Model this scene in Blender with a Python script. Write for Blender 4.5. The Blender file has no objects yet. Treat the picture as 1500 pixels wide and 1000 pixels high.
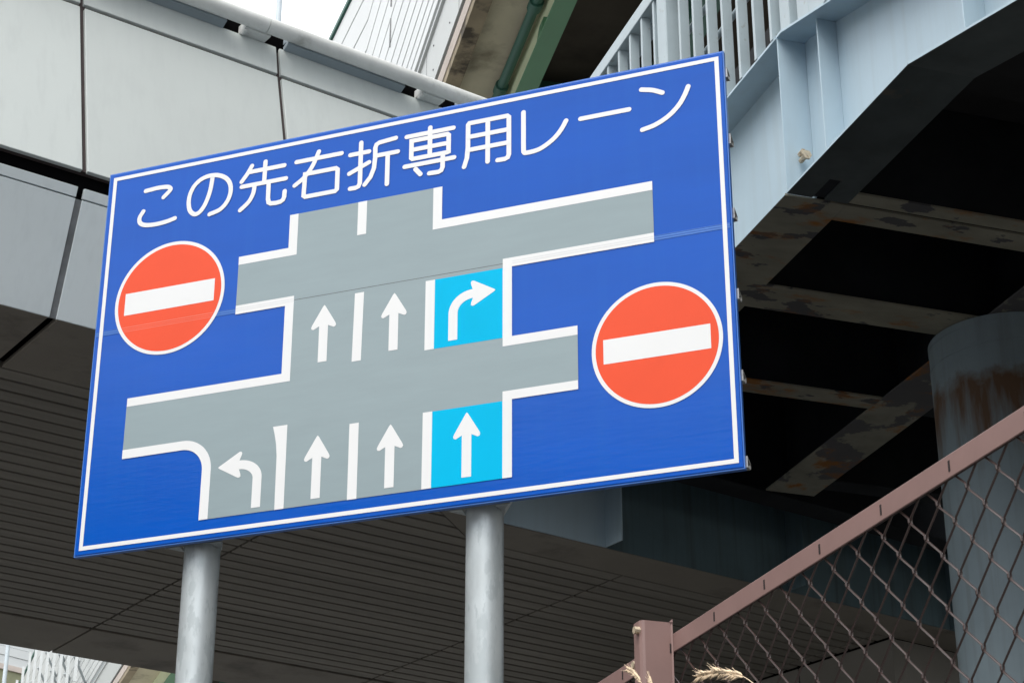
import bpy, bmesh, math, random
from mathutils import Vector, Matrix, noise

random.seed(7)
scene = bpy.context.scene
COL = scene.collection
R = math.radians

# ------------------------------------------------------------------ camera
cam_data = bpy.data.cameras.new("camera")
cam_data.sensor_width = 36.0
cam_data.lens = 70.42
cam_data.clip_start = 0.05
cam_data.clip_end = 5000.0
cam_data.dof.use_dof = True
cam_data.dof.focus_distance = 10.0
cam_data.dof.aperture_fstop = 40.0
cam = bpy.data.objects.new("camera", cam_data)
COL.objects.link(cam)
cam.location = (0, 0, 1.5)
cam.rotation_euler = (R(90 + 24.8), 0, 0)
scene.camera = cam

# ------------------------------------------------------------------ world
SUN_EL, SUN_AZ = 57.0, 207.0       # azimuth clockwise from +Y (north)
world = bpy.data.worlds.new("World")
scene.world = world
world.use_nodes = True
wn, wl = world.node_tree.nodes, world.node_tree.links
wn.clear()
w_out = wn.new("ShaderNodeOutputWorld")
w_bg = wn.new("ShaderNodeBackground")
w_sky = wn.new("ShaderNodeTexSky")
w_sky.sky_type = 'NISHITA'
w_sky.sun_disc = False
w_sky.sun_elevation = R(SUN_EL)
w_sky.sun_rotation = R(SUN_AZ)
w_sky.air_density = 1.0
w_sky.dust_density = 2.0
w_geo = wn.new("ShaderNodeTexCoord")
w_map = wn.new("ShaderNodeMapping")
w_map.inputs['Scale'].default_value = (1.5, 1.5, 4.0)
w_noi = wn.new("ShaderNodeTexNoise")
w_noi.inputs['Scale'].default_value = 2.2
w_noi.inputs['Detail'].default_value = 7.0
w_rmp = wn.new("ShaderNodeValToRGB")
w_rmp.color_ramp.elements[0].position = 0.30
w_rmp.color_ramp.elements[0].color = (0.78, 0.78, 0.78, 1)
w_rmp.color_ramp.elements[1].position = 0.62
w_rmp.color_ramp.elements[1].color = (0.97, 0.97, 0.97, 1)
w_mix = wn.new("ShaderNodeMixRGB")
w_mix.inputs['Color2'].default_value = (12.0, 12.2, 12.4, 1)   # bright thin overcast
wl.new(w_geo.outputs['Generated'], w_map.inputs['Vector'])
wl.new(w_map.outputs['Vector'], w_noi.inputs['Vector'])
wl.new(w_noi.outputs['Fac'], w_rmp.inputs['Fac'])
wl.new(w_rmp.outputs['Color'], w_mix.inputs['Fac'])
wl.new(w_sky.outputs['Color'], w_mix.inputs['Color1'])
# overcast sky, its low band darkened like a skyline to shade the bridge undersides
w_sep = wn.new("ShaderNodeSeparateXYZ")
w_el = wn.new("ShaderNodeMapRange")
w_el.interpolation_type = 'SMOOTHSTEP'
w_el.inputs['From Min'].default_value = 0.32
w_el.inputs['From Max'].default_value = 0.41
w_el.inputs['To Min'].default_value = 0.02
w_el.inputs['To Max'].default_value = 1.0
w_mul = wn.new("ShaderNodeMixRGB")
w_mul.blend_type = 'MULTIPLY'
w_mul.inputs['Fac'].default_value = 1.0
wl.new(w_geo.outputs['Generated'], w_sep.inputs['Vector'])
wl.new(w_sep.outputs['Z'], w_el.inputs['Value'])
wl.new(w_mix.outputs['Color'], w_mul.inputs['Color1'])
# bright sector added to the low southern sky, to light the lower fascia
w_dot = wn.new("ShaderNodeVectorMath")
w_dot.operation = 'DOT_PRODUCT'
w_dot.inputs[1].default_value = (0.139, -0.990, 0.0)
wl.new(w_geo.outputs['Generated'], w_dot.inputs[0])
w_sector = wn.new("ShaderNodeMapRange")
w_sector.interpolation_type = 'SMOOTHSTEP'
w_sector.inputs['From Min'].default_value = 0.80
w_sector.inputs['From Max'].default_value = 0.93
w_sector.inputs['To Min'].default_value = 0.0
w_sector.inputs['To Max'].default_value = 0.85
wl.new(w_dot.outputs['Value'], w_sector.inputs['Value'])
w_max = wn.new("ShaderNodeMath")
w_max.operation = 'MAXIMUM'
wl.new(w_el.outputs['Result'], w_max.inputs[0])
wl.new(w_sector.outputs['Result'], w_max.inputs[1])
wl.new(w_max.outputs['Value'], w_mul.inputs['Color2'])
wl.new(w_mul.outputs['Color'], w_bg.inputs['Color'])
w_bg.inputs['Strength'].default_value = 0.13
wl.new(w_bg.outputs['Background'], w_out.inputs['Surface'])

sun_data = bpy.data.lights.new("sun", 'SUN')
sun_data.energy = 1.5
sun_data.angle = R(38)
sun_data.color = (1.0, 0.95, 0.87)
sun = bpy.data.objects.new("sun", sun_data)
COL.objects.link(sun)
az = R(SUN_AZ)
sdir = Vector((math.sin(az) * math.cos(R(SUN_EL)), math.cos(az) * math.cos(R(SUN_EL)), math.sin(R(SUN_EL))))
sun.rotation_euler = (-sdir).to_track_quat('-Z', 'Y').to_euler()
sun.location = sdir * 60

scene.view_settings.view_transform = 'Standard'
scene.view_settings.look = 'None'
scene.view_settings.exposure = 0.52
scene.view_settings.gamma = 1.0
scene.render.engine = 'CYCLES'
scene.cycles.max_bounces = 10
scene.cycles.diffuse_bounces = 6
scene.cycles.use_denoising = True

# ------------------------------------------------------------------ materials
def mat(name, col, rough=0.5, metal=0.0, var=0.12, vscale=3.0, dirt=None, dirt_lo=0.55, dirt_hi=0.7, dirt_scale=2.0,
        stretch=(1, 1, 1), bump=0.0, bscale=60.0, spec=0.5, rvar=0.0, streak=None, streak_amt=0.0, coat=0.0,
        dirt2=None, d2_lo=0.6, d2_hi=0.66, d2_scale=4.0, band=None, tone=0.0):
    m = bpy.data.materials.new(name)
    m.use_nodes = True
    nt = m.node_tree
    N, L = nt.nodes, nt.links
    b = N["Principled BSDF"]
    b.inputs['Roughness'].default_value = rough
    b.inputs['Metallic'].default_value = metal
    b.inputs['Specular IOR Level'].default_value = spec
    if coat:
        b.inputs['Coat Weight'].default_value = coat
        b.inputs['Coat Roughness'].default_value = 0.12
    tc = N.new("ShaderNodeTexCoord")
    mp = N.new("ShaderNodeMapping")
    mp.inputs['Scale'].default_value = stretch
    L.new(tc.outputs['Object'], mp.inputs['Vector'])

    def nz(scale, detail=5.0, src=None):
        n = N.new("ShaderNodeTexNoise")
        n.inputs['Scale'].default_value = scale
        n.inputs['Detail'].default_value = detail
        n.inputs['Roughness'].default_value = 0.6
        L.new((src or mp).outputs['Vector'], n.inputs['Vector'])
        return n.outputs['Fac']

    def rng(fac, a, c, lo, hi):
        r = N.new("ShaderNodeMapRange")
        r.inputs['From Min'].default_value = a
        r.inputs['From Max'].default_value = c
        r.inputs['To Min'].default_value = lo
        r.inputs['To Max'].default_value = hi
        L.new(fac, r.inputs['Value'])
        return r.outputs['Result']

    hsv = N.new("ShaderNodeHueSaturation")
    hsv.inputs['Color'].default_value = (*col, 1)
    L.new(rng(nz(vscale), 0.3, 0.7, 1 - var, 1 + var), hsv.inputs['Value'])
    cur = hsv.outputs['Color']
    if tone:
        oi = N.new("ShaderNodeObjectInfo")
        h2 = N.new("ShaderNodeHueSaturation")
        L.new(cur, h2.inputs['Color'])
        tr = N.new("ShaderNodeMapRange")
        tr.inputs['To Min'].default_value = 1 - tone
        tr.inputs['To Max'].default_value = 1 + tone
        L.new(oi.outputs['Random'], tr.inputs['Value'])
        L.new(tr.outputs['Result'], h2.inputs['Value'])
        cur = h2.outputs['Color']

    def blend(fac, c):
        nonlocal cur
        mx = N.new("ShaderNodeMixRGB")
        L.new(fac, mx.inputs['Fac'])
        L.new(cur, mx.inputs['Color1'])
        mx.inputs['Color2'].default_value = (*c, 1)
        cur = mx.outputs['Color']

    if streak:
        sm = N.new("ShaderNodeMapping")
        sm.inputs['Scale'].default_value = (14.0, 14.0, 0.55)
        L.new(tc.outputs['Object'], sm.inputs['Vector'])
        blend(rng(nz(1.0, 4.0, sm), 0.48, 0.75, 0.0, streak_amt), streak)
    if band:                                  # rust that starts under a seam and runs down
        bc, bz0, bz1 = band
        sp = N.new("ShaderNodeSeparateXYZ")
        L.new(tc.outputs['Object'], sp.inputs['Vector'])
        sm2 = N.new("ShaderNodeMapping")
        sm2.inputs['Scale'].default_value = (7.0, 7.0, 0.9)
        L.new(tc.outputs['Object'], sm2.inputs['Vector'])
        zz = N.new("ShaderNodeMath"); zz.operation = 'MULTIPLY_ADD'
        L.new(nz(4.0, 6.0), zz.inputs[0]); zz.inputs[1].default_value = 0.5; L.new(sp.outputs['Z'], zz.inputs[2])
        f1 = rng(sp.outputs['Z'], bz0, bz1, 0.0, 0.48)
        f2 = rng(zz.outputs[0], bz1 + 0.18, bz1 + 0.30, 1.0, 0.0)
        ad = N.new("ShaderNodeMath"); ad.operation = 'ADD'
        L.new(f1, ad.inputs[0]); L.new(nz(1.0, 7.0, sm2), ad.inputs[1])
        f3 = rng(ad.outputs[0], 0.72, 0.95, 0.0, 0.92)
        mu = N.new("ShaderNodeMath"); mu.operation = 'MULTIPLY'
        L.new(f3, mu.inputs[0]); L.new(f2, mu.inputs[1])
        blend(mu.outputs[0], bc)
    if dirt:
        blend(rng(nz(dirt_scale, 8.0), dirt_lo, dirt_hi, 0.0, 0.9), dirt)
    if dirt2:
        blend(rng(nz(d2_scale, 9.0), d2_lo, d2_hi, 0.0, 0.95), dirt2)
    L.new(cur, b.inputs['Base Color'])
    if rvar:
        L.new(rng(nz(vscale * 2.3), 0.3, 0.7, max(0.02, rough - rvar), min(1, rough + rvar)), b.inputs['Roughness'])
    if bump:
        bp = N.new("ShaderNodeBump")
        bp.inputs['Strength'].default_value = bump
        bp.inputs['Distance'].default_value = 0.01
        L.new(nz(bscale, 4.0), bp.inputs['Height'])
        L.new(bp.outputs['Normal'], b.inputs['Normal'])
    return m

RUST = (0.30, 0.125, 0.03)
M = {}
M['sign_blue'] = mat("sign_blue", (0.003, 0.092, 0.50), 0.12, spec=0.24, streak=(0.006, 0.108, 0.51), streak_amt=0.5, var=0.06, vscale=0.9, bump=0.035, bscale=9.0, stretch=(1, 1, 5), rvar=0.05)
M['sign_white'] = mat("sign_white", (0.80, 0.81, 0.82), 0.35, var=0.015)
M['sign_red'] = mat("sign_red", (0.84, 0.092, 0.036), 0.25, spec=0.2, var=0.03)
M['sign_cyan'] = mat("sign_cyan", (0.0, 0.48, 0.80), 0.25, spec=0.08, var=0.03)
M['sign_grey'] = mat("sign_grey", (0.295, 0.368, 0.395), 0.12, spec=0.26, var=0.03, bump=0.03, bscale=9.0, stretch=(1, 1, 5))
M['seam'] = mat("seam_film", (0.05, 0.18, 0.58), 0.28, spec=0.4, var=0.08)
M['seam_red'] = mat("seam_film_red", (0.82, 0.17, 0.11), 0.28, var=0.05)
M['seam_white'] = mat("seam_film_white", (0.60, 0.62, 0.65), 0.28, var=0.05)
M['galv'] = mat("galvanised_steel", (0.54, 0.59, 0.61), 0.42, metal=0.30, var=0.16, vscale=7.0, rvar=0.12, stretch=(1, 1, 0.35), bump=0.06, bscale=18, dirt=(0.45, 0.50, 0.52), dirt_lo=0.50, dirt_hi=0.545, dirt_scale=16.0)
M['alu'] = mat("aluminium", (0.55, 0.55, 0.54), 0.4, metal=0.5, var=0.15, dirt=(0.12, 0.10, 0.08), dirt_lo=0.52, dirt_scale=14)
M['panel'] = mat("fascia_paint", (0.605, 0.65, 0.645), 0.45, var=0.03, vscale=0.8, streak=(0.54, 0.58, 0.58), streak_amt=0.5, tone=0.035)
M['panel_low'] = mat("fascia_paint_lower", (0.72, 0.79, 0.82), 0.45, var=0.03, vscale=0.9, streak=(0.60, 0.66, 0.69), streak_amt=0.4, tone=0.03)
M['joint'] = mat("joint_sealant", (0.055, 0.04, 0.04), 0.8, var=0.25, vscale=8)
M['joint_grey'] = mat("joint_cover_grey", (0.17, 0.18, 0.19), 0.6, var=0.25, vscale=10)
M['coping'] = mat("coping_metal", (0.74, 0.76, 0.755), 0.45, var=0.10, vscale=4, dirt=(0.30, 0.31, 0.29), dirt_lo=0.58, dirt_hi=0.75, dirt_scale=3.0, bump=0.1, bscale=40)
M['fairing'] = mat("fairing_metal", (0.33, 0.39, 0.44), 0.5, var=0.06)
M['soffit'] = mat("soffit_board", (0.28, 0.26, 0.228), 0.65, spec=0.25, var=0.20, vscale=1.0, stretch=(0.12, 5.85, 1))
M['soffit_plain'] = mat("soffit_plain", (0.29, 0.264, 0.226), 0.65, spec=0.25, var=0.12, vscale=1.2, dirt=(0.12, 0.11, 0.10), dirt_lo=0.55, dirt_hi=0.75, dirt_scale=1.7)
M['black'] = mat("dark_void", (0.004, 0.004, 0.0045), 0.95, spec=0.02, var=0.1)
M['steel'] = mat("blue_grey_paint", (0.45, 0.575, 0.66), 0.5, spec=0.3, var=0.05, vscale=1.6, streak=(0.38, 0.46, 0.50), streak_amt=0.35, dirt=RUST, dirt_lo=0.74, dirt_hi=0.80, dirt_scale=7.0)
M['steel_rail'] = mat("rail_paint", (0.40, 0.48, 0.52), 0.45, var=0.06, vscale=4, dirt=RUST, dirt_lo=0.70, dirt_hi=0.76, dirt_scale=9.0, dirt2=(0.33, 0.37, 0.38), d2_lo=0.62, d2_hi=0.68, d2_scale=20)
M['steel_shaded'] = mat("shaded_dark_steel", (0.026, 0.029, 0.033), 0.9, spec=0.08, var=0.3, vscale=2)  # steel darkened to carry the shade between and under the beams
M['teal_shaded'] = mat("shaded_girder_paint", (0.115, 0.175, 0.20), 0.6, spec=0.2, var=0.15, vscale=1.5, streak=(0.07, 0.085, 0.085), streak_amt=0.6)  # girder paint darkened where the bridge above shades it
M['flange_dark'] = mat("dark_teal", (0.065, 0.078, 0.08), 0.7, spec=0.2, var=0.25, vscale=3, dirt=(0.11, 0.10, 0.08), dirt_lo=0.62, dirt_hi=0.72, dirt_scale=5.0)  # near girder's stair flange, darker than its web
M['steel_under'] = mat("under_paint", (0.25, 0.24, 0.19), 0.75, spec=0.15, var=0.22, vscale=3, dirt=(0.075, 0.075, 0.085), dirt_lo=0.575, dirt_hi=0.595, dirt_scale=3.6, stretch=(0.8, 1.7, 1), dirt2=RUST, d2_lo=0.53, d2_hi=0.66, d2_scale=3.3)
M['steel_under_far'] = mat("under_paint_far", (0.26, 0.255, 0.21), 0.75, spec=0.15, var=0.25, vscale=3, dirt=(0.10, 0.10, 0.11), dirt_lo=0.505, dirt_hi=0.525, dirt_scale=1.7, dirt2=RUST, d2_lo=0.575, d2_hi=0.66, d2_scale=3.0)
M['column'] = mat("column_paint", (0.235, 0.295, 0.325), 0.55, spec=0.25, var=0.10, vscale=2, streak=(0.17, 0.19, 0.195), streak_amt=0.7, bump=0.05, bscale=10, band=((0.125, 0.062, 0.026), 5.75, 6.72))
M['deck'] = mat("deck_concrete", (0.03, 0.03, 0.032), 0.85, var=0.2)
M['fence'] = mat("brown_fence_paint", (0.265, 0.165, 0.150), 0.45, var=0.07, vscale=12, dirt=(0.28, 0.20, 0.19), dirt_lo=0.66, dirt_hi=0.8, dirt_scale=30)
M['wire'] = mat("brown_wire_coating", (0.055, 0.034, 0.031), 0.30, var=0.1, vscale=30)
M['slot'] = mat("slot_dark", (0.018, 0.012, 0.012), 0.8)
M['bolt'] = mat("zinc_bolt", (0.62, 0.52, 0.38), 0.45, metal=0.3, var=0.2, vscale=60, dirt=(0.30, 0.14, 0.05), dirt_lo=0.55, dirt_hi=0.65, dirt_scale=40)
M['straw'] = mat("dry_straw", (0.74, 0.58, 0.40), 0.7, var=0.25, vscale=90)
M['conc_slab'] = mat("slab_concrete", (0.58, 0.53, 0.41), 0.85, var=0.12, vscale=0.9, dirt=(0.15, 0.125, 0.085), dirt_lo=0.54, dirt_hi=0.72, dirt_scale=0.7)
M['conc_shaded'] = mat("shaded_concrete", (0.065, 0.056, 0.045), 0.9, spec=0.15, var=0.2, vscale=0.8, dirt=(0.03, 0.026, 0.02), dirt_lo=0.5, dirt_hi=0.7, dirt_scale=0.6)  # slab concrete with the shade between the girders put into its colour
M['conc_edge'] = mat("edge_concrete", (0.30, 0.25, 0.175), 0.9, var=0.2, vscale=1.5, dirt=(0.055, 0.045, 0.035), dirt_lo=0.50, dirt_hi=0.60, dirt_scale=1.3, bump=0.3, bscale=6)
M['conc_pale'] = mat("edge_strip_pale", (0.52, 0.46, 0.42), 0.85, var=0.12, vscale=1.0, dirt=(0.25, 0.20, 0.17), dirt_lo=0.58, dirt_scale=0.8)
M['green'] = mat("girder_green", (0.085, 0.24, 0.13), 0.5, var=0.06, vscale=1.0)
M['green_pale'] = mat("girder_green_pale", (0.74, 0.82, 0.58), 0.5, var=0.05, vscale=1.0)
M['green_dark'] = mat("girder_green_dark", (0.035, 0.125, 0.10), 0.55, var=0.08, vscale=1.0)
M['clad'] = mat("grey_cladding", (0.50, 0.53, 0.53), 0.5, var=0.03, vscale=0.5)
M['clad_dark'] = mat("grey_trim", (0.30, 0.335, 0.35), 0.5, var=0.05)
M['white_wall'] = mat("white_noise_panel", (0.60, 0.63, 0.64), 0.4, var=0.03, vscale=0.4)
M['rib_dark'] = mat("panel_groove", (0.40, 0.46, 0.48), 0.6)
M['olive'] = mat("olive_paint", (0.22, 0.23, 0.14), 0.6, var=0.1)
M['pole_white'] = mat("pale_pole_paint", (0.60, 0.68, 0.74), 0.4, var=0.04)
M['wall_plain'] = mat("dark_plain_panel", (0.20, 0.19, 0.17), 0.6, var=0.1, vscale=0.8)
M['asphalt'] = mat("asphalt", (0.036, 0.036, 0.036), 0.9, var=0.2, vscale=2.0, bump=0.2, bscale=200)
M['city_ground'] = mat("city_paving", (0.30, 0.295, 0.28), 0.9, var=0.2, vscale=0.3)
M['concrete_wall'] = mat("retaining_concrete", (0.26, 0.25, 0.235), 0.9, var=0.15, bump=0.2)

# ------------------------------------------------------------------ builders
class MB:
    """collects shapes, then links them as one mesh object"""
    def __init__(s):
        s.v, s.f, s.m = [], [], []
        s.mi = 0

    def _add(s, vs, fs):
        o = len(s.v)
        s.v += [tuple(p) for p in vs]
        s.f += [tuple(i + o for i in f) for f in fs]
        s.m += [s.mi] * len(fs)

    def box(s, x0, x1, y0, y1, z0, z1):
        s._add([(x0, y0, z0), (x1, y0, z0), (x1, y1, z0), (x0, y1, z0), (x0, y0, z1), (x1, y0, z1), (x1, y1, z1), (x0, y1, z1)],
               [(0, 3, 2, 1), (4, 5, 6, 7), (0, 1, 5, 4), (1, 2, 6, 5), (2, 3, 7, 6), (3, 0, 4, 7)])

    def prism(s, pts, vec):
        """closed solid: polygon pts (3-D, planar) swept along vec"""
        n = len(pts)
        a = [Vector(p) for p in pts]
        vec = Vector(vec)
        nrm = Vector((0, 0, 0))
        for i in range(n):
            p, q = a[i], a[(i + 1) % n]
            nrm += Vector(((p.y - q.y) * (p.z + q.z), (p.z - q.z) * (p.x + q.x), (p.x - q.x) * (p.y + q.y)))
        if nrm.dot(vec) > 0:
            a.reverse()
        b = [p + vec for p in a]
        s._add(a + b, [tuple(range(n)), tuple(range(2 * n - 1, n - 1, -1))] +
               [(i, i + n, (i + 1) % n + n, (i + 1) % n) for i in range(n)])

    def sheet(s, pts):
        s._add(pts, [tuple(range(len(pts)))])

    def tube(s, path, r, n=8, caps=True):
        P = [Vector(p) for p in path]
        rings = []
        prev = None
        for i, p in enumerate(P):
            t = (P[min(i + 1, len(P) - 1)] - P[max(i - 1, 0)]).normalized()
            if prev is None:
                up = Vector((0, 0, 1)) if abs(t.z) < 0.9 else Vector((1, 0, 0))
                u = t.cross(up).normalized()
            else:
                u = (prev - t * prev.dot(t)).normalized()
            prev = u
            w = t.cross(u)
            rr = r[i] if isinstance(r, (list, tuple)) else r
            rings.append([p + (u * math.cos(2 * math.pi * k / n) + w * math.sin(2 * math.pi * k / n)) * rr for k in range(n)])
        vs = [q for ring in rings for q in ring]
        fs = []
        for i in range(len(P) - 1):
            for k in range(n):
                k2 = (k + 1) % n
                fs.append((i * n + k, i * n + k2, (i + 1) * n + k2, (i + 1) * n + k))
        if caps:
            fs.append(tuple(range(n - 1, -1, -1)))
            fs.append(tuple((len(P) - 1) * n + k for k in range(n)))
        s._add(vs, fs)

    def build(s, name, mats, parent=None, smooth=False, bevel=0.0, seg=2):
        me = bpy.data.meshes.new(name)
        me.from_pydata(s.v, [], s.f)
        ms = mats if isinstance(mats, (list, tuple)) else [mats]
        for m in ms:
            me.materials.append(m)
        for p, i in zip(me.polygons, s.m):
            p.material_index = i
            p.use_smooth = smooth
        me.update()
        o = bpy.data.objects.new(name, me)
        COL.objects.link(o)
        if parent is not None:
            o.parent = parent
        if bevel:
            bv = o.modifiers.new("bevel", 'BEVEL')
            bv.width = bevel
            bv.segments = seg
            bv.limit_method = 'ANGLE'
            bv.angle_limit = R(40)
            bv.harden_normals = False
        if smooth:
            me.set_sharp_from_angle(angle=R(40))
        return o


def tag(o, label, cat, group=None, kind=None):
    if label: o["label"] = label
    if cat: o["category"] = cat
    if group: o["group"] = group
    if kind: o["kind"] = kind
    return o


def thing(name, loc, rz, label, cat, group=None):
    o = bpy.data.objects.new(name, None)
    o.empty_display_size = 0.3
    COL.objects.link(o)
    o.location = loc
    o.rotation_euler = (0, 0, rz)
    return tag(o, label, cat, group, "thing")


def catmull(p, n=7):
    out = []
    for i in range(len(p) - 1):
        p0, p1, p2, p3 = p[max(i - 1, 0)], p[i], p[i + 1], p[min(i + 2, len(p) - 1)]
        for k in range(n):
            t = k / n
            out.append(tuple(0.5 * (2 * b + (c - a) * t + (2 * a - 5 * b + 4 * c - d) * t * t + (3 * b - a - 3 * c + d) * t ** 3)
                             for a, b, c, d in zip(p0, p1, p2, p3)))
    out.append(tuple(p[-1]))
    return out


def arc(cx, cz, rx, rz, a0, a1, n=14):
    return [(cx + rx * math.cos(R(a0 + (a1 - a0) * k / n)), cz + rz * math.sin(R(a0 + (a1 - a0) * k / n))) for k in range(n + 1)]


# ================================================================== ground and road (below the frame)
g = MB(); g.sheet([(-600, -600, 0), (600, -600, 0), (600, 600, 0), (-600, 600, 0)])
tag(g.build("ground", M['city_ground']), "pale paved city ground around the bridges", None, kind="structure")
g = MB(); g.sheet([(-25, -70, .004), (70, -70, .004), (70, 34, .004), (-25, 34, .004)])
tag(g.build("road", M['asphalt']), "dark asphalt road under the bridges", None, kind="structure")

# ================================================================== covered footbridge with pale fascia
FB_A, FB_B = 5.0, 13.9                      # base of the thing in its own (along, across) directions
D1 = Vector((0.81525021, 0.57910888, 0)); E1 = Vector((-0.57910888, 0.81525021, 0))
fb = thing("footbridge", D1 * FB_A + E1 * FB_B, math.atan2(D1.y, D1.x),
           "pale grey panelled footbridge with dark slatted underside behind the blue sign", "footbridge")


class FB(MB):                                # shapes given in (along, across, height)
    def build(s, *a, **k):
        s.v = [(x - FB_A, y - FB_B, z) for x, y, z in s.v]
        return super().build(*a, **k)


def strip(mb, a0, a1, prof, th=0.03):
    """panel strip between two (across, height) profile points, thickness to the inside"""
    (b0, z0), (b1, z1) = prof
    d = Vector((0, b1 - b0, z1 - z0)).normalized()
    n = Vector((0, d.z, -d.y))
    if n.y < 0: n = -n
    mb.prism([(a0, b0, z0), (a1, b0, z0), (a1, b1, z1), (a0, b1, z1)], n * th)


J = 0.017
up_j = [-6.25, -4.78, -3.31, -1.84, -0.37, 1.10, 2.59, 4.064, 5.535, 7.0, 7.6]
for a0, a1 in zip(up_j[:-1], up_j[1:]):
    m = FB(); strip(m, a0 + J, a1 - J, ((10.235, 7.595), (10.568, 8.972)))
    m.build("fascia_panel", M['panel'], fb, bevel=0.004)
    m = FB(); strip(m, a0 + J * 0.8, a1 - J * 0.8, ((10.576, 9.004), (10.622, 9.245)))
    m.build("top_strip", M['panel'], fb, bevel=0.004)
lo_j = [-4.75, -1.81, 1.13, 4.064, 7.0, 7.6]
for a0, a1 in zip(lo_j[:-1], lo_j[1:]):
    m = FB()
    strip(m, a0 + 0.022, a1 - 0.022, ((10.508, 6.700), (10.287, 7.418)), 0.03)
    strip(m, a0 + 0.022, a1 - 0.022, ((10.283, 7.424), (10.262, 7.487)), 0.03)
    m.build("lower_fascia_panel", M['panel_low'], fb, bevel=0.003)
for a in lo_j[1:-1]:
    m = FB(); strip(m, a - 0.0215, a + 0.0215, ((10.517, 6.705), (10.296, 7.42)), 0.02)
    m.build("joint_cover", M['joint_grey'], fb)
m = FB()
strip(m, -6.2, 7.6, ((10.262, 7.60), (10.60, 8.99)), 0.04)       # sealant seen in the joints
strip(m, -6.2, 7.6, ((10.597, 8.98), (10.645, 9.24)), 0.03)
m.build("joint_sealant", M['joint'], fb)
m = FB()
strip(m, -6.2, 7.58, ((10.33, 7.47), (10.30, 7.62)), 0.03)        # dark reveal between the two rows
strip(m, -6.2, 7.58, ((10.56, 6.72), (10.33, 7.46)), 0.03)
m.build("reveal", M['black'], fb)
# coping pipe, fairing and brackets
cop_j = [-6.2, -3.44, -0.5, 2.44, 5.38, 8.0]
for a0, a1 in zip(cop_j[:-1], cop_j[1:]):
    m = FB(); m.tube([(a0 + 0.004, 10.50, 9.305), (a1 - 0.004, 10.50, 9.305)], 0.056, 20)
    m.build("coping_pipe", M['coping'], fb, smooth=True)
m = FB()
segs = []
x = -6.1
for c in (-2.0, -0.53, 0.94, 2.41, 3.88, 5.35, 6.80):
    segs.append((x, c - 0.25)); x = c + 0.23
segs.append((x, 8.0))
for a0, a1 in segs:
    m.prism([(a0, 10.555, 9.262), (a1, 10.555, 9.262), (a1, 10.618, 9.236), (a0, 10.618, 9.236)], (0, 0.012, 0.03))
    m.box(a0, a1, 10.56, 10.63, 9.29, 9.34)
m.build("coping_fairing", M['fairing'], fb)
for c in (3.88, 5.35, 6.80):
    m = FB(); m.box(c - 0.12, c + 0.08, 10.53, 10.64, 9.245, 9.31); m.box(c - 0.12, c - 0.10, 10.54, 10.60, 9.225, 9.245)
    m.build("coping_bracket", M['coping'], fb, bevel=0.004)
m = FB(); m.box(-6.1, 7.9, 10.64, 10.70, 9.20, 9.34)
m.build("coping_core", M['black'], fb)
# soffit
HS = 6.70
m = FB()
P0 = 0.1711
for k in range(-6, 23):
    b0 = 12.405 + k * P0 + 0.015
    b1 = b0 + P0 - 0.030
    bays = [-6.2, -4.75, -1.81, 1.13, 4.064, 7.0, 9.94, 12.88, 13.03]
    for a0, a1 in zip(bays[:-1], bays[1:]):
        lim = 7.04 + (b0 - 11.38) * 1.32 if k < 0 else 99
        if a0 > lim - 0.05: continue
        e1 = min(a1 - 0.012, lim)
        e2 = min(a1 - 0.012, lim + (b1 - b0) * 1.32)
        m.prism([(a0 + 0.012, b0, HS), (e1, b0, HS), (e2, b1, HS), (a0 + 0.012, b1, HS)], (0, 0, 0.055))
m.build("soffit_board", M['soffit'], fb, bevel=0.004, seg=1)
m = FB()
for a0, a1 in zip([-6.2, -4.75, -1.81, 1.13, 4.064], [-4.75, -1.81, 1.13, 4.064, 7.0]):
    m.box(a0 + 0.03, a1 - 0.03, 10.515, 11.37, HS - 0.002, HS + 0.03)
m.prism([(7.03, 10.515, HS - 0.002), (7.5, 10.515, HS - 0.002), (8.3, 11.945, HS - 0.002), (13.2, 11.945, HS - 0.002), (13.2, 12.398, HS - 0.002), (8.40, 12.398, HS - 0.002), (7.03, 11.37, HS - 0.002)], (0, 0, 0.03))
m.box(13.2, 18.0, 11.945, 12.398, HS - 0.002, HS + 0.03)
m.build("soffit_edge_strip", M['soffit_plain'], fb, bevel=0.003)
m = FB()
for a0, a1 in zip([-6.2, -4.75, -1.81, 1.13, 4.064, 7.0, 9.94], [-4.75, -1.81, 1.13, 4.064, 7.0, 9.94, 12.9]):
    m.box(a0 + 0.012, a1 - 0.012, 16.375, 17.27, HS - 0.004, HS + 0.03)
m.build("soffit_far_strip", M['soffit_plain'], fb, bevel=0.003)
m = FB(); m.prism([(-6.2, 10.60, HS + 0.085), (7.3, 10.60, HS + 0.085), (8.35, 12.0, HS + 0.085), (18, 12.0, HS + 0.085), (18, 17.2, HS + 0.085), (-6.2, 17.2, HS + 0.085)], (0, 0, 0.6))
m.build("floor_core", M['black'], fb)
# upper body so the bridge is solid: floor, far fascia, end return
m = FB()
m.box(-6.2, 18.0, 17.22, 17.27, HS + 0.03, 9.3)
m.prism([(7.6, 10.25, 6.72), (8.33, 11.94, 6.72), (8.33, 11.94, 9.3), (7.6, 10.55, 9.3)], (0.04, -0.02, 0))
m.build("far_fascia", M['panel_low'], fb)
m = FB(); m.box(8.35, 10.6, 12.05, 12.10, 7.35, 8.7); m.box(10.602, 19.0, 12.05, 12.10, 7.35, 11.2)
m.build("added_dark_wall", M['steel_shaded'], fb)  # dark wall added so the gaps above the bearing girder stay black

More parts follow.
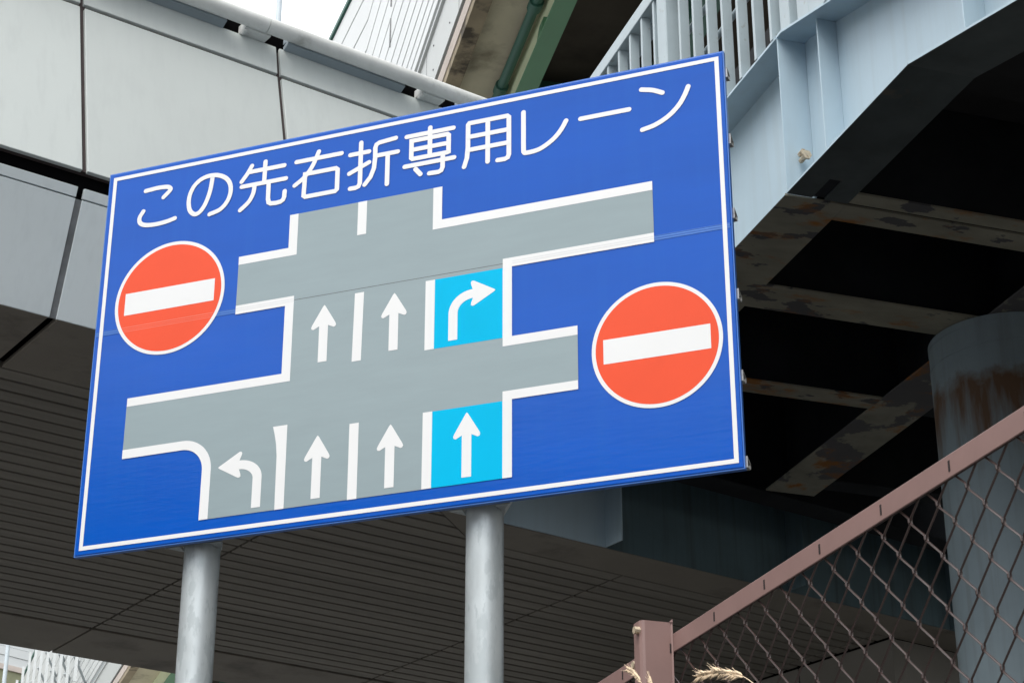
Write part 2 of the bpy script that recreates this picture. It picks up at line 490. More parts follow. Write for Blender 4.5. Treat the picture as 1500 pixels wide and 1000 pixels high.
# plain wall that ends the slatted soffit
pw_a, pw_b = 15.0, 15.0
pw = thing("pier_wall", D1 * pw_a + E1 * pw_b, math.atan2(D1.y, D1.x),
           "dark plain panelled wall rising to the slatted soffit behind the chain-link fence", "wall")
m = MB()
for b0, b1 in ((12.40, 13.63), (13.645, 14.9), (14.915, 16.2), (16.215, 17.2)):
    m.box(13.045 - pw_a, 13.2 - pw_a, b0 - pw_b, b1 - pw_b, 0, HS - 0.006)
m.box(13.2 - pw_a, 17.5 - pw_a, 12.40 - pw_b, 12.55 - pw_b, 0, HS - 0.006)
m.build("wall_panel", M['wall_plain'], pw, bevel=0.004)
m = MB(); m.box(13.10 - pw_a, 17.4 - pw_a, 12.6 - pw_b, 17.1 - pw_b, 0, HS - 0.02)
m.build("wall_core", M['black'], pw)

# ================================================================== blue-grey steel bridge
N2 = Vector((0.94845032, 0.31692583, 0)); V2 = Vector((-0.31692583, 0.94845032, 0))
sb_n, sb_v = 5.9, 9.0
sb = thing("steel_bridge", N2 * sb_n + V2 * sb_v, math.atan2(N2.y, N2.x),
           "blue-grey steel girder bridge with baluster railing and rust-stained underside", "steel bridge")


class SB(MB):                                # shapes in (n, v, height); root at (5.9, 9.0)
    def build(s, *a, **k):
        s.v = [(x - sb_n, y - sb_v, z) for x, y, z in s.v]
        return super().build(*a, **k)

ZB, ZT = 7.11, 8.17          # bottom flange underside, top flange underside
SPL = 9.10                   # splice between landing unit and stair unit
def zbot(v): return ZB if v > 7.66 else ZB - 0.255 * (7.66 - v)
def ztop(v): return ZT if v > 9.03 else ZT - 0.285 * (9.03 - v)

def girder(n0, n1, nw, v_far):
    m = SB()
    # web: landing unit and stair unit
    m.prism([(nw - .006, SPL + .01, ZB + .014), (nw - .006, v_far, ZB + .014), (nw - .006, v_far, ZT), (nw - .006, SPL + .01, ZT)], (0.012, 0, 0))
    vs = [SPL - .006, 7.66, -1.5]
    m.prism([(nw - .006, vs[0], ZB + .016)] + [(nw - .006, v, zbot(v) + .016) for v in vs[1:]] +
            [(nw - .006, v, ztop(v) - .001) for v in (-1.5, 9.03)] + [(nw - .006, vs[0], ZT - .001)], (0.012, 0, 0))
    # top flange
    m.box(n0, n1, SPL + .008, v_far, ZT, ZT + .016)
    for v0, v1 in ((9.03, SPL - .004), (-1.5, 9.03)):
        m.prism([(n0, v0, ztop(v0)), (n1, v0, ztop(v0)), (n1, v1, ztop(v1)), (n0, v1, ztop(v1))], (0, 0, 0.016))
    g = m.build("girder", [M['steel'] if nw < 5.5 else M['steel_shaded']], sb)  # far girders get a copy of the steel darkened for shade
    # bottom flange, with a drain opening next to the splice on the near girder
    f = SB()
    f.box(n0, n1, SPL + .012, v_far, ZB, ZB + .014)
    f.mi = 2 if nw < 5.5 else 0
    if nw < 5.5:
        f.box(n0, n0 + .16, 8.86, SPL - .012, ZB, ZB + .014)
        f.box(n0 + .24, n1, 8.86, SPL - .012, ZB, ZB + .014)
        f.box(n0, n1, 7.66, 8.86, ZB, ZB + .014)
    else:
        f.box(n0, n1, 7.66, SPL - .012, ZB, ZB + .014)
    f.prism([(n0, -1.5, zbot(-1.5)), (n1, -1.5, zbot(-1.5)), (n1, 7.66, ZB), (n0, 7.66, ZB)], (0, 0, 0.014))
    f.mi = 1
    f.box(n0 - .0025, n0, SPL + .012, v_far, ZB + .001, ZB + .013)
    f.box(n0 - .0025, n0, 7.66, SPL - .012, ZB + .001, ZB + .013)
    f.prism([(n0 - .0025, -1.5, zbot(-1.5) + .001), (n0, -1.5, zbot(-1.5) + .001), (n0, 7.655, ZB + .001), (n0 - .0025, 7.655, ZB + .001)], (0, 0, .012))
    f.build("bottom_flange", [M['steel_under'], M['steel'], M['flange_dark']] if nw < 5.5 else [M['steel_under_far'], M['steel_under_far']], g)
    return g

g1 = girder(4.705, 5.095, 4.90, 12.98)
g2 = girder(6.66, 7.08, 6.87, 13.55)
f = SB(); f.box(4.862, 4.948, 8.855, SPL - .010, ZB + .0145, ZB + .03)
f.build("drain_shade_plate", M['steel_shaded'], g1)  # dark plate behind the hole, coloured for the shade inside
g3 = girder(8.65, 9.07, 8.86, 14.1)
# stiffener plates on the outer face of the near girder
for v0, n0 in ((SPL - .006, 4.712), (8.70, 4.770), (7.2, 4.770), (5.6, 4.77), (11.0, 4.77), (12.4, 4.77)):
    m = SB()
    v1 = v0 + .012 if v0 != SPL - .006 else v0 + .010
    zb = (zbot(v0) + .016); zt = (ztop(v0) - .002)
    m.prism([(n0, v0, zb), (4.893, v0, zb), (4.893, v0, zt), (n0, v0, zt)], (0, v1 - v0, 0))
    m.build("stiffener", M['steel'], g1)
m = SB(); m.tube([(4.80, 9.00, 7.33), (4.80, 9.07, 7.33)], 0.016, 6); m.tube([(4.80, 8.985, 7.33), (4.80, 9.0, 7.33)], 0.030, 6)
m.build("bolt", M['bolt'], g1)
m = SB(); m.tube([(4.80, 9.03, 7.375), (4.80, 9.075, 7.375)], 0.018, 6)
m.build("bolt", M['bolt'], g1)
# cross beams (I sections between the girders)
def cross_beam(v0, v1, n0=5.098, n1=6.657):
    m = SB(); vm = (v0 + v1) / 2
    m.box(n0, n1, v0, v1, ZB + .002, ZB + .016)
    m.mi = 1
    m.box(n0 - .19 if n0 < 6 else n0 - .2, n1 + .2, vm - .006, vm + .006, ZB + .017, ZT - .002)
    m.build("cross_beam", [M['steel_under'] if n0 < 6 else M['steel_shaded'], M['steel_shaded']], sb)
cross_beam(9.115, 9.30); cross_beam(8.97, 9.085); cross_beam(10.21, 10.53)
cross_beam(11.6, 11.8)
for v0_, v1_ in ((9.115, 9.30), (10.21, 10.53), (11.6, 11.8), (13.2, 13.4)):
    cross_beam(v0_, v1_, 7.083, 8.647)
m = SB()
# end beam along the footbridge side and the girder hanging below it carry the near end
dx, dy = D1.dot(N2), D1.dot(V2)          # footbridge directions in this frame
ex, ey = E1.dot(N2), E1.dot(V2)
def ab(a, b, z): return (a * dx + b * ex, a * dy + b * ey, z)
m.prism([ab(7.9, 11.06, ZB + .004), ab(15, 11.06, ZB + .004), ab(15, 11.30, ZB + .004), ab(7.9, 11.30, ZB + .004)], (0, 0, .014))
m.prism([ab(7.9, 11.17, ZB + .02), ab(15, 11.17, ZB + .02), ab(15, 11.18, ZB + .02), ab(7.9, 11.18, ZB + .02)], (0, 0, 1.0))
m.build("end_beam", M['steel_shaded'], sb)
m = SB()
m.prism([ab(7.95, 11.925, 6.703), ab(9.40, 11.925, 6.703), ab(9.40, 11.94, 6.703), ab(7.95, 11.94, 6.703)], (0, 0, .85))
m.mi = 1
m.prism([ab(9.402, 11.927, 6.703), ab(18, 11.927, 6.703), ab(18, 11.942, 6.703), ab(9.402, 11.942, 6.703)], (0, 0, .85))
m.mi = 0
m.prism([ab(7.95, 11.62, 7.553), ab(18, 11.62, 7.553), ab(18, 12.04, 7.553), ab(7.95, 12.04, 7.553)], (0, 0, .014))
m.build("bearing_girder", [M['steel'], M['teal_shaded']], sb)  # one girder: right part repeats the paint with shade in the colour
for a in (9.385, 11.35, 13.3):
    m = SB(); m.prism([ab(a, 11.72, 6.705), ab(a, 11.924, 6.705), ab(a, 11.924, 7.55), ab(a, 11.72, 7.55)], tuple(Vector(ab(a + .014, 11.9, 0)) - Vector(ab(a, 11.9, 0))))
    m.build("stiffener", M['steel'] if a < 9.5 else M['teal_shaded'], sb)
for k in range(14):
    m = SB(); a = 9.9 + k * 0.33
    p = Vector(ab(a, 11.76, 7.553))
    m.tube([p, p - Vector((0, 0, .03))], .022, 6)
    m.build("rivet", M['steel_under'], sb)
# deck and soffit of the stair
m = SB(); m.box(4.95, 8.85, 7.3, 9.09, ZT - .3, ZT - .2); m.box(4.80, 9.05, 9.1, 14.2, ZT + .017, ZT + .27)
m.build("deck", M['deck'], sb)
m = SB()
m.prism([(5.1, 7.355, ZB + .02), (8.64, 7.355, ZB + .02), (8.64, -1.5, zbot(-1.5) + .02), (5.1, -1.5, zbot(-1.5) + .02)], (0, 0, .06))
m.build("stair_underside", M['steel_under'], sb)
m = SB()
for k in range(22):
    v1 = 9.0 - k * 0.36
    m.box(4.92, 8.85, v1 - .40, v1, ztop(v1) - .34, ztop(v1) - .20)
m.build("stair_tread", M['deck'], sb)
m = SB()                                   # plate added to keep skylight off the bearing girder
m.prism([ab(9.45, 10.9, ZT + .275), ab(17.5, 10.9, ZT + .275), ab(17.5, 12.045, ZT + .275), ab(9.45, 12.045, ZT + .275)], (0, 0, .05))
m.build("skylight_block", M['steel_shaded'], sb)
# railing
rl = SB(); rl.box(4.690, 4.885, SPL + .03, 13.2, 9.622, 9.735)
rail = rl.build("railing", M['steel_rail'], sb, bevel=0.006)
for k in range(20):
    v = 9.20 + k * 0.2
    m = SB(); m.tube([(4.80 + .03 * (k % 2), v, 9.622), (4.80 + .03 * (k % 2), v, 9.606)], .016, 6)
    m.build("rail_bolt", M['steel_rail'], rail)
posts = (10.685, 12.9)
v = 9.135
while v < 13.1:
    if not any(abs(v - p - .07) < 0.13 for p in posts):
        m = SB()
        m.box(4.700, 4.706, v, v + .030, ZT + .018, 9.62)        # channel: outer face and near web
        m.box(4.706, 4.765, v, v + .007, ZT + .018, 9.62)
        m.box(4.760, 4.765, v + .007, v + .030, ZT + .018, 9.62)
        m.build("baluster", M['steel_rail'], rail)
    v += 0.222
for p in posts:
    m = SB(); m.box(4.688, 4.826, p, p + .155, ZT + .018, 9.61)
    m.build("post", M['steel_rail'], rail, bevel=0.008)
m = SB(); m.tube([(4.95, 9.0, 9.065), (4.95, 13.2, 9.065)], .022, 10); m.tube([(4.95, 9.0, 9.40), (4.95, 13.2, 9.40)], .022, 10)
m.build("hand_pipe", M['steel_rail'], rail, smooth=True)
# stair railing starts right after the splice
rs = SB(); 
rs.prism([(4.70, -1.4, ztop(-1.4) + 1.44), (4.88, -1.4, ztop(-1.4) + 1.44), (4.88, 9.0, ZT + 1.44), (4.70, 9.0, ZT + 1.44)], (0, 0, .11))
rail2 = rs.build("stair_railing", M['steel_rail'], sb, bevel=0.005)
m = SB(); m.prism([(4.714, 9.05, ZT + .017), (4.714, 8.93, ztop(8.93) + .017), (4.714, 8.93, 9.6), (4.714, 9.05, 9.6)], (.116, 0, 0)); m.build("post", M['steel_rail'], rail2, bevel=0.006)
m = SB(); m.prism([(4.716, -1.4, ztop(-1.4) + .02), (4.716, 8.70, ztop(8.70) + .02), (4.716, 8.70, ztop(8.70) + .30), (4.716, -1.4, ztop(-1.4) + .30)], (0.008, 0, 0))
m.build("kick_plate", M['steel_rail'], rail2)
m = SB(); m.prism([(4.714, 8.83, ztop(8.83) + .017), (4.714, 8.685, ztop(8.685) + .017), (4.714, 8.685, 9.5), (4.714, 8.83, 9.5)], (.07, 0, 0)); m.build("post", M['steel_rail'], rail2, bevel=0.006)
v = 8.45
while v > 1:
    m = SB(); m.box(4.700, 4.706, v, v + .03, ztop(v) + .02, ztop(v) + 1.44); m.box(4.706, 4.775, v, v + .007, ztop(v) + .02, ztop(v) + 1.44)
    m.build("baluster", M['steel_rail'], rail2)
    v -= 0.204

# column below the far girder
cn, cv = 6.98, 10.5
cl = thing("bridge_column", N2 * cn + V2 * cv, 0, "thick round grey-blue steel column with rust streaks behind the fence", "column")
m = MB(); m.tube([(0, 0, 0), (0, 0, 6.55), (0, 0, 7.06)], 0.50, 64); m.build("shaft", M['column'], cl, smooth=True)
m = MB(); m.tube([(0, 0, 7.06), (0, 0, 7.105)], 0.503, 64); m.build("cap_plate", M['column'], cl, smooth=True)
m = MB(); m.tube([(0, 0, 6.91), (0, 0, 6.925)], 0.504, 64); m.build("weld_ring", M['column'], cl, smooth=True)

# ================================================================== direction sign
W, H, Z0 = 3.306, 2.091, 4.60
sg = thing("road_sign", (-2.1013, 9.1631, 0), math.atan2(-0.35567, 0.93461),
           "large blue Japanese lane guidance board on two galvanised posts", "road sign")


class SG(MB):                                # shapes in (across, back, height above the sign's lower edge)
    def build(s, *a, **k):
        s.v = [(x, y, z + Z0) for x, y, z in s.v]
        return super().build(*a, **k)

    def flat(s, pts, y):                     # sheet facing the viewer (towards -y)
        a = 0.0
        for i in range(len(pts)):
            p, q = pts[i], pts[(i + 1) % len(pts)]
            a += p[0] * q[1] - q[0] * p[1]
        if a < 0: pts = pts[::-1]
        bm_ = [(p[0], y, p[1]) for p in pts]
        s._add(bm_, [tuple(range(len(bm_)))])

SEAM = 1.172
for z0, z1 in ((0, SEAM - .0002), (SEAM + .0002, H)):
    m = SG(); m.box(0, W, 0, 0.022, z0, z1)
    pn = m.build("sign_panel", M['sign_blue'], sg, bevel=0.004, seg=3)
m = SG()
for z0_, z1_ in ((-.0155, -.0065), (-.0045, .0055), (.0075, .0100)):
    m.box(.004, W - .004, -.0016, -.0002, SEAM + z0_, SEAM + z1_)
sm_ = m.build("seam_tape", M['seam'], sg)
# rim returned around the board edge
m = SG()
m.box(-.006, W + .006, .004, .030, -.006, -.0005); m.box(-.006, W + .006, .004, .030, H + .0005, H + .006)
m.box(-.006, -.0005, .004, .030, 0, H); m.box(W + .0005, W + .006, .004, .030, 0, H)
m.build("sign_rim", M['seam'], sg)
# border line
m = SG()
b0, b1 = .0225, .0430
m.flat([(b0, b0), (W - b0 + .004, b0), (W - b0 + .004, b1), (b0, b1)], -.0020)
m.flat([(b0, H - b1), (W - b0 + .004, H - b1), (W - b0 + .004, H - b0), (b0, H - b0)], -.0020)
m.flat([(b0, b1), (b1, b1), (b1, H - b1), (b0, H - b1)], -.0020)
m.flat([(W - b1 + .004, b1), (W - b0 + .004, b1), (W - b0 + .004, H - b1), (W - b1 + .004, H - b1)], -.0020)
m.build("border_line", M['sign_white'], sg)
# grey road shape
out3 = arc(.551, .349, .165, .165, 0, 90)
m = SG()
road = [(1.116, 1.648), (1.842, 1.648), (1.842, 1.42), (2.944, 1.42), (2.944, 1.195), (2.203, 1.195), (2.203, .745), (2.568, .745),
        (2.568, .52), (2.203, .52), (2.203, .098), (.716, .096)] + out3 + [(.22, .514), (.22, .742), (1.114, .742), (1.114, 1.195), (.795, 1.195), (.795, 1.42), (1.116, 1.42)]
m.flat(road, -.0023)
rd = m.build("road_diagram", M['sign_grey'], sg)
m = SG(); m.box(1.114, 2.203, -.0026, -.00232, SEAM - .0012, SEAM + .0008)
m.build("seam_line", M['joint'], rd)
for poly in ([(1.069, 1.648), (1.116, 1.648), (1.116, 1.42), (.795, 1.42), (.795, 1.465), (1.069, 1.465)],
             [(.795, 1.195), (1.114, 1.195), (1.114, .742), (.221, .742), (.221, .787), (1.067, .787), (1.067, 1.148), (.795, 1.148)],
             out3[::-1] + [(.716, .096), (.668, .096)] + arc(.551, .349, .117, .118, 0, 90) + [(.2195, .467), (.2195, .514)],
             [(1.842, 1.648), (1.889, 1.648), (1.889, 1.467), (2.944, 1.467), (2.944, 1.42), (1.842, 1.42)],
             [(2.944, 1.197), (2.944, 1.150), (2.249, 1.150), (2.249, .791), (2.568, .791), (2.568, .745), (2.203, .745), (2.203, 1.197)],
             [(2.567, .52), (2.567, .476), (2.249, .476), (2.249, .098), (2.203, .098), (2.203, .52)]):
    m = SG(); m.flat(poly, -.0030); m.build("edge_line", M['sign_white'], rd)
for poly in ([(1.859, .789), (2.203, .789), (2.203, 1.150), (1.859, 1.150)], [(1.857, .098), (2.203, .098), (2.203, .473), (1.857, .473)]):
    m = SG(); m.flat(poly, -.0027); m.build("blue_lane", M['sign_cyan'], rd)
for poly in ([(1.811, .789), (1.859, .789), (1.859, 1.150), (1.811, 1.150)], [(1.8095, .098), (1.857, .098), (1.857, .474), (1.8095, .474)],
             [(1.4415, 1.465), (1.4895, 1.465), (1.4895, 1.648), (1.4415, 1.648)], [(1.4365, .791), (1.4845, .791), (1.4895, 1.150), (1.4415, 1.150)],
             [(1.4385, .096), (1.4865, .096), (1.4855, .473), (1.4375, .473)],
             [(1.037, .517), (1.113, .517), (1.1145, .096), (1.0665, .096), (1.064, .365), (1.058, .425), (1.048, .475)]):
    m = SG(); m.flat(poly, -.0030); m.build("lane_line", M['sign_white'], rd)
def straight(u, zt, zb):
    h = [(0, 0), (-.007, -.008), (-.062, -.101), (-.0665, -.113), (-.0625, -.1225), (-.0535, -.125), (-.0235, -.110), (-.0235, zb - zt)]
    pts = [(u + x, zt + y) for x, y in h] + [(u - x, zt + y) for x, y in h[::-1][:-1]]
    m = SG(); m.flat(pts, -.0033); m.build("lane_arrow", M['sign_white'], rd)
for a in ((1.281, 1.116, .816), (1.650, 1.116, .816), (2.029, .443, .128), (1.648, .440, .128), (1.2755, .439, .125)):
    straight(*a)
def head(px, pz, sx):                        # head pointing along sx at (px, pz)
    return
cr = [(1.931, .818)] + [(1.931, .955)] + arc(2.052, .955, .121, .111, 180, 90) + \
     [(2.0445, 1.090), (2.0425, 1.102), (2.048, 1.110), (2.058, 1.109), (2.160, 1.049), (2.167, 1.043), (2.160, 1.036), (2.060, .980), (2.050, .979), (2.0435, .985), (2.045, .996), (2.054, 1.020)] + \
     arc(2.054, .955, .077, .065, 90, 180) + [(1.977, .818)]
m = SG(); m.flat(cr, -.0033); m.build("turn_arrow", M['sign_white'], rd)
cl_ = [(.991, .121), (.991, .272)] + arc(.868, .272, .123, .098, 0, 90) + \
      [(.879, .396), (.881, .407), (.875, .414), (.866, .414), (.763, .354), (.755, .348), (.763, .341), (.862, .284), (.872, .283), (.8785, .289), (.877, .300), (.868, .325)] + \
      arc(.868, .270, .0755, .055, 90, 0) + [(.9435, .121)]
m = SG(); m.flat(cl_, -.0033); m.build("turn_arrow", M['sign_white'], rd)
# no-entry discs
for cx, cz, r, bw, bh in ((.4125, 1.309, .3115, .509, .122), (2.9395, .6365, .3055, .500, .120)):
    m = SG(); m.flat(arc(cx, cz, r, r, 0, 360, 96)[:-1], -.0023)
    d = m.build("no_entry_symbol", M['sign_white'], sg)
    m = SG(); m.flat(arc(cx, cz, r - .0185, r - .0185, 0, 360, 96)[:-1], -.0026); m.build("red_disc", M['sign_red'], d)
    m = SG(); m.flat([(cx - bw / 2, cz - bh / 2), (cx + bw / 2, cz - bh / 2), (cx + bw / 2, cz + bh / 2), (cx - bw / 2, cz + bh / 2)], -.0030); m.build("white_bar", M['sign_white'], d)
m = SG()
for z0_, z1_ in ((-.0155, -.0125), (-.0045, -.0020), (.0065, .0100)):
    zc = SEAM + (z0_ + z1_) / 2
    h_ = math.sqrt(.29 ** 2 - (zc - 1.309) ** 2)
    m.flat([(.4125 - h_, SEAM + z0_), (.4125 + h_, SEAM + z0_), (.4125 + h_, SEAM + z1_), (.4125 - h_, SEAM + z1_)], -.0028)
m.build("seam_tape", M['seam_red'], sg)
m = SG()
for u0_, u1_ in ((.797, 1.112), (2.251, 2.942)):
    for z0_, z1_ in ((-.0065, -.0045), (.0045, .0065)):
        m.flat([(u0_, SEAM + z0_), (u1_, SEAM + z0_), (u1_, SEAM + z1_), (u0_, SEAM + z1_)], -.0032)
m.build("seam_tape", M['seam_white'], sg)
# seam tape crosses the disc and the lines too (clear film edges)
# lettering
GL = [
 ("c", [[(.222, 1.953), (.290, 1.957), (.345, 1.953), (.366, 1.942), (.366, 1.928), (.331, 1.895)], [(.218, 1.834), (.199, 1.800), (.206, 1.768), (.240, 1.750), (.300, 1.744), (.360, 1.748), (.408, 1.758)]]),
 ("c", [[(.612, 1.962), (.603, 1.880), (.580, 1.808), (.552, 1.768), (.522, 1.759), (.494, 1.785), (.483, 1.830), (.487, 1.880), (.508, 1.925), (.545, 1.956), (.592, 1.968), (.644, 1.961), (.690, 1.935), (.717, 1.895), (.722, 1.845), (.705, 1.795), (.668, 1.758), (.609, 1.742)]]),
 ("p", [[(.836, 1.977), (.814, 1.937), (.782, 1.895)], [(.823, 1.943), (1.021, 1.943)], [(.9125, 1.986), (.9115, 1.866)], [(.785, 1.865), (1.034, 1.865)],
        "c", [(.858, 1.860), (.853, 1.815), (.830, 1.770), (.784, 1.731)], "p", [(.938, 1.864), (.939, 1.765), (.944, 1.745), (.958, 1.736), (.985, 1.734), (1.010, 1.736), (1.024, 1.744), (1.030, 1.760), (1.031, 1.792)]]),
 ("p", [[(1.089, 1.947), (1.339, 1.947)], "c", [(1.212, 1.983), (1.179, 1.905), (1.137, 1.850), (1.085, 1.813)], "p", [(1.141, 1.867), (1.310, 1.867), (1.321, 1.857), (1.321, 1.746), (1.311, 1.737), (1.148, 1.737), (1.138, 1.746), (1.141, 1.867)]]),
 ("p", [[(1.388, 1.926), (1.490, 1.926)], [(1.4455, 1.985), (1.4455, 1.755), (1.438, 1.738), (1.422, 1.733), (1.393, 1.734)], [(1.386, 1.820), (1.492, 1.864)],
        [(1.634, 1.973), (1.545, 1.965), (1.530, 1.957), (1.524, 1.940), (1.525, 1.885), (1.520, 1.825), (1.503, 1.779), (1.472, 1.741)], [(1.528, 1.893), (1.647, 1.893)], [(1.593, 1.893), (1.593, 1.721)]]),
 ("p", [[(1.693, 1.966), (1.942, 1.966)], [(1.8185, 1.993), (1.8185, 1.834)], [(1.720, 1.937), (1.910, 1.937), (1.918, 1.929), (1.918, 1.836), (1.910, 1.834), (1.728, 1.834), (1.720, 1.842), (1.720, 1.937)], [(1.728, 1.886), (1.911, 1.886)],
        [(1.686, 1.798), (1.948, 1.798)], [(1.745, 1.773), (1.771, 1.740)], [(1.889, 1.830), (1.888, 1.755), (1.881, 1.739), (1.866, 1.733), (1.818, 1.735)]]),
 ("p", [[(2.020, 1.966), (2.020, 1.840), (2.015, 1.780), (2.001, 1.734)], [(2.020, 1.964), (2.026, 1.973), (2.224, 1.973), (2.233, 1.964), (2.233, 1.757), (2.227, 1.741), (2.212, 1.735), (2.175, 1.736)], [(2.1235, 1.970), (2.1235, 1.739)], [(2.024, 1.896), (2.228, 1.896)], [(2.024, 1.823), (2.228, 1.823)]]),
 ("c", [[(2.3085, 1.974), (2.3085, 1.900), (2.3085, 1.775), (2.311, 1.754), (2.325, 1.746), (2.390, 1.753), (2.456, 1.790), (2.499, 1.835), (2.526, 1.881)]]),
 ("p", [[(2.599, 1.8755), (2.842, 1.8755)]]),
 ("c", [[(2.906, 1.970), (2.961, 1.955), (3.008, 1.931)], [(2.905, 1.750), (2.971, 1.765), (3.036, 1.799), (3.086, 1.846), (3.117, 1.895), (3.135, 1.937)]]),
]
HW = .0122
for mode, strokes in GL:
    m = SG()
    lay = 0
    for st in strokes:
        if isinstance(st, str):
            mode = st
            continue
        path = catmull(st, 8) if mode == "c" and len(st) > 2 else st
        P = [Vector((p[0], p[1])) for p in path]
        # body: mitred ribbon
        L_, R_ = [], []
        for i, p in enumerate(P):
            d1 = (P[i] - P[i - 1]).normalized() if i else None
            d2 = (P[i + 1] - P[i]).normalized() if i < len(P) - 1 else None
            closed = (P[0] - P[-1]).length < 1e-5
            if d1 is None and closed: d1 = (P[-1] - P[-2]).normalized()
            if d2 is None and closed: d2 = (P[1] - P[0]).normalized()
            if d1 is None: d1 = d2
            if d2 is None: d2 = d1
            t = (d1 + d2).normalized()
            nn = Vector((-t.y, t.x))
            k = HW / max(0.45, nn.dot(Vector((-d1.y, d1.x))))
            L_.append(p + nn * k); R_.append(p - nn * k)
        y = -.0022 - lay * .0001
        for i in range(len(P) - 1):
            m.flat([tuple(L_[i]), tuple(L_[i + 1]), tuple(R_[i + 1]), tuple(R_[i])], y - i * .000008)
        # round caps
        if (P[0] - P[-1]).length > 1e-5:
            for p, d in ((P[0], (P[0] - P[1])), (P[-1], (P[-1] - P[-2]))):
                y -= .00003
                a = math.degrees(math.atan2(d.y, d.x))
                m.flat(arc(p.x, p.y, HW, HW, a - 90, a + 90, 10), y)
        lay += 2
    m.build("lettering", M['sign_white'], sg)
# back channels whose ends show past the right edge
for z in (2.000, 1.640, 1.250, .842, .445, .040):
    m = SG()
    e = W + .012
    m.box(.02, e, .031, .035, z - .030, z + .022)
    m.prism([(.02, .035, z + .018), (.02, .085, z - .002), (.02, .085, z + .004), (.02, .035, z + .022)], (e - .02, 0, 0))
    m.box(.02, e, .035, .070, z - .030, z - .025); m.box(.02, e, .064, .070, z - .025, z - .010); m.box(.02, e, .080, .085, z - .022, z - .003)
    m.build("back_channel", M['alu'], sg)
for u in (.598, 2.050):
    m = SG(); m.tube([(u, .175, -Z0), (u, .175, 1.95)], .0862, 48)
    pl = m.build("pole", M['galv'], sg, smooth=True)
    m = SG(); m.tube([(u, .175, 1.95), (u, .175, 1.965)], .091, 32); m.build("pole_cap", M['galv'], pl, smooth=True)
    for z in (.445, 1.25, 2.0 - .12, .042):
        m = SG()
        m.box(u - .155, u + .155, .0855, .0885, z - .032, z + .026)
        if z < .1:
            m.prism([(u + .080, .089, z - .030), (u + .150, .089, z - .030), (u + .090, .175, z - .030)], (0, 0, .006))
            m.prism([(u - .080, .089, z - .030), (u - .150, .089, z - .030), (u - .090, .175, z - .030)], (0, 0, .006))
        pr = [(u + .0885 * math.cos(R(t)), .175 + .0885 * math.sin(R(t))) for t in range(-50, 231, 10)]
        pi = [(u + .0925 * math.cos(R(t)), .175 + .0925 * math.sin(R(t))) for t in range(-50, 231, 10)]
        for i in range(len(pr) - 1):
            m.prism([(*pr[i], z - .02), (*pr[i + 1], z - .02), (*pi[i + 1], z - .02), (*pi[i], z - .02)], (0, 0, .05))
        m.build("clamp", M['galv'], pl)

# ================================================================== chain-link fence
N3 = Vector((0.93813227, 0.34627713, 0)); V3 = Vector((-0.34627713, 0.93813227, 0))
fn, fv = 1.7713, 3.83
fe = thing("chain_link_fence", N3 * fn + V3 * fv + Vector((0, 0, 1.2)), math.atan2(N3.y, N3.x),
           "brown chain-link fence with steel rail and post in front of the column", "fence")


class FE(MB):
    def build(s, *a, **k):
        s.v = [(x - fn, y - fv, z - 1.2) for x, y, z in s.v]
        return super().build(*a, **k)

def rail_piece(v0, v1, clips):
    m = FE()
    m.box(fn, fn + .004, v0, v1, 2.698, 2.738)
    m.box(fn + .004, fn + .040, v0, v1, 2.734, 2.738)
    r_ = m.build("top_rail", M['fence'], fe, bevel=0.0012, seg=2)
    m = FE()
    for c in clips:
        m.box(fn - .0007, fn + .001, c - .0028, c + .0028, 2.708, 2.7275)
    m.build("slot", M['slot'], r_)
    return r_
rail_piece(-.2, 3.806, [3.595 - .2275 * k for k in range(15)])
rail_piece(3.90, 7.4, [4.075 + .2275 * k for k in range(14)])
rail_piece(7.5, 9.5, [])
# steel channel post: face across the fence line, flange towards the road
m = FE()
prof = [(fn - .0735, 3.84), (fn - .0735, 3.812), (fn - .070, 3.805), (fn - .064, 3.8025), (fn - .004, 3.8005), (fn - .0005, 3.798), (fn - .0005, 3.86), (fn - .0045, 3.86), (fn - .0045, 3.8045), (fn - .063, 3.8065), (fn - .0675, 3.810), (fn - .0695, 3.814), (fn - .0695, 3.84)]
base = [(x, y, .4) for x, y in prof]
m.prism(base, (0, 0, 2.363))
post = m.build("post", M['fence'], fe)
# lip of the post cut a little higher on the outer edge
m = FE(); m.prism([(fn - .0085, 3.7985, 2.763), (fn - .0008, 3.7965, 2.763), (fn - .0008, 3.7965, 2.770)], (0, .003, 0)); m.build("post_lip", M['fence'], post)
m = FE(); m.box(fn - .0078, fn - .0048, 3.7992, 3.8000, 2.695, 2.716); m.build("slot", M['slot'], post)
for (bn, bv, bz) in ((fn - .0775, 3.815, 2.742),):
    m = FE(); m.tube([(bn + .006, bv, bz), (bn - .007, bv, bz)], .0085, 6); m.build("bolt", M['bolt'], post)
m = FE(); m.tube([(fn + .001, 3.998, 2.721), (fn - .009, 3.998, 2.721)], .0085, 6); m.build("bolt", M['bolt'], post)
m = FE(); m.box(fn - .0012, fn - .0002, 3.955, 3.963, 2.690, 2.712); m.build("slot", M['slot'], post)
# second post further along, out of sight behind the frame edge
m = FE(); m.prism([(x, y - 2.75, .4) for x, y in prof], (0, 0, 2.363)); m.build("post", M['fence'], fe)
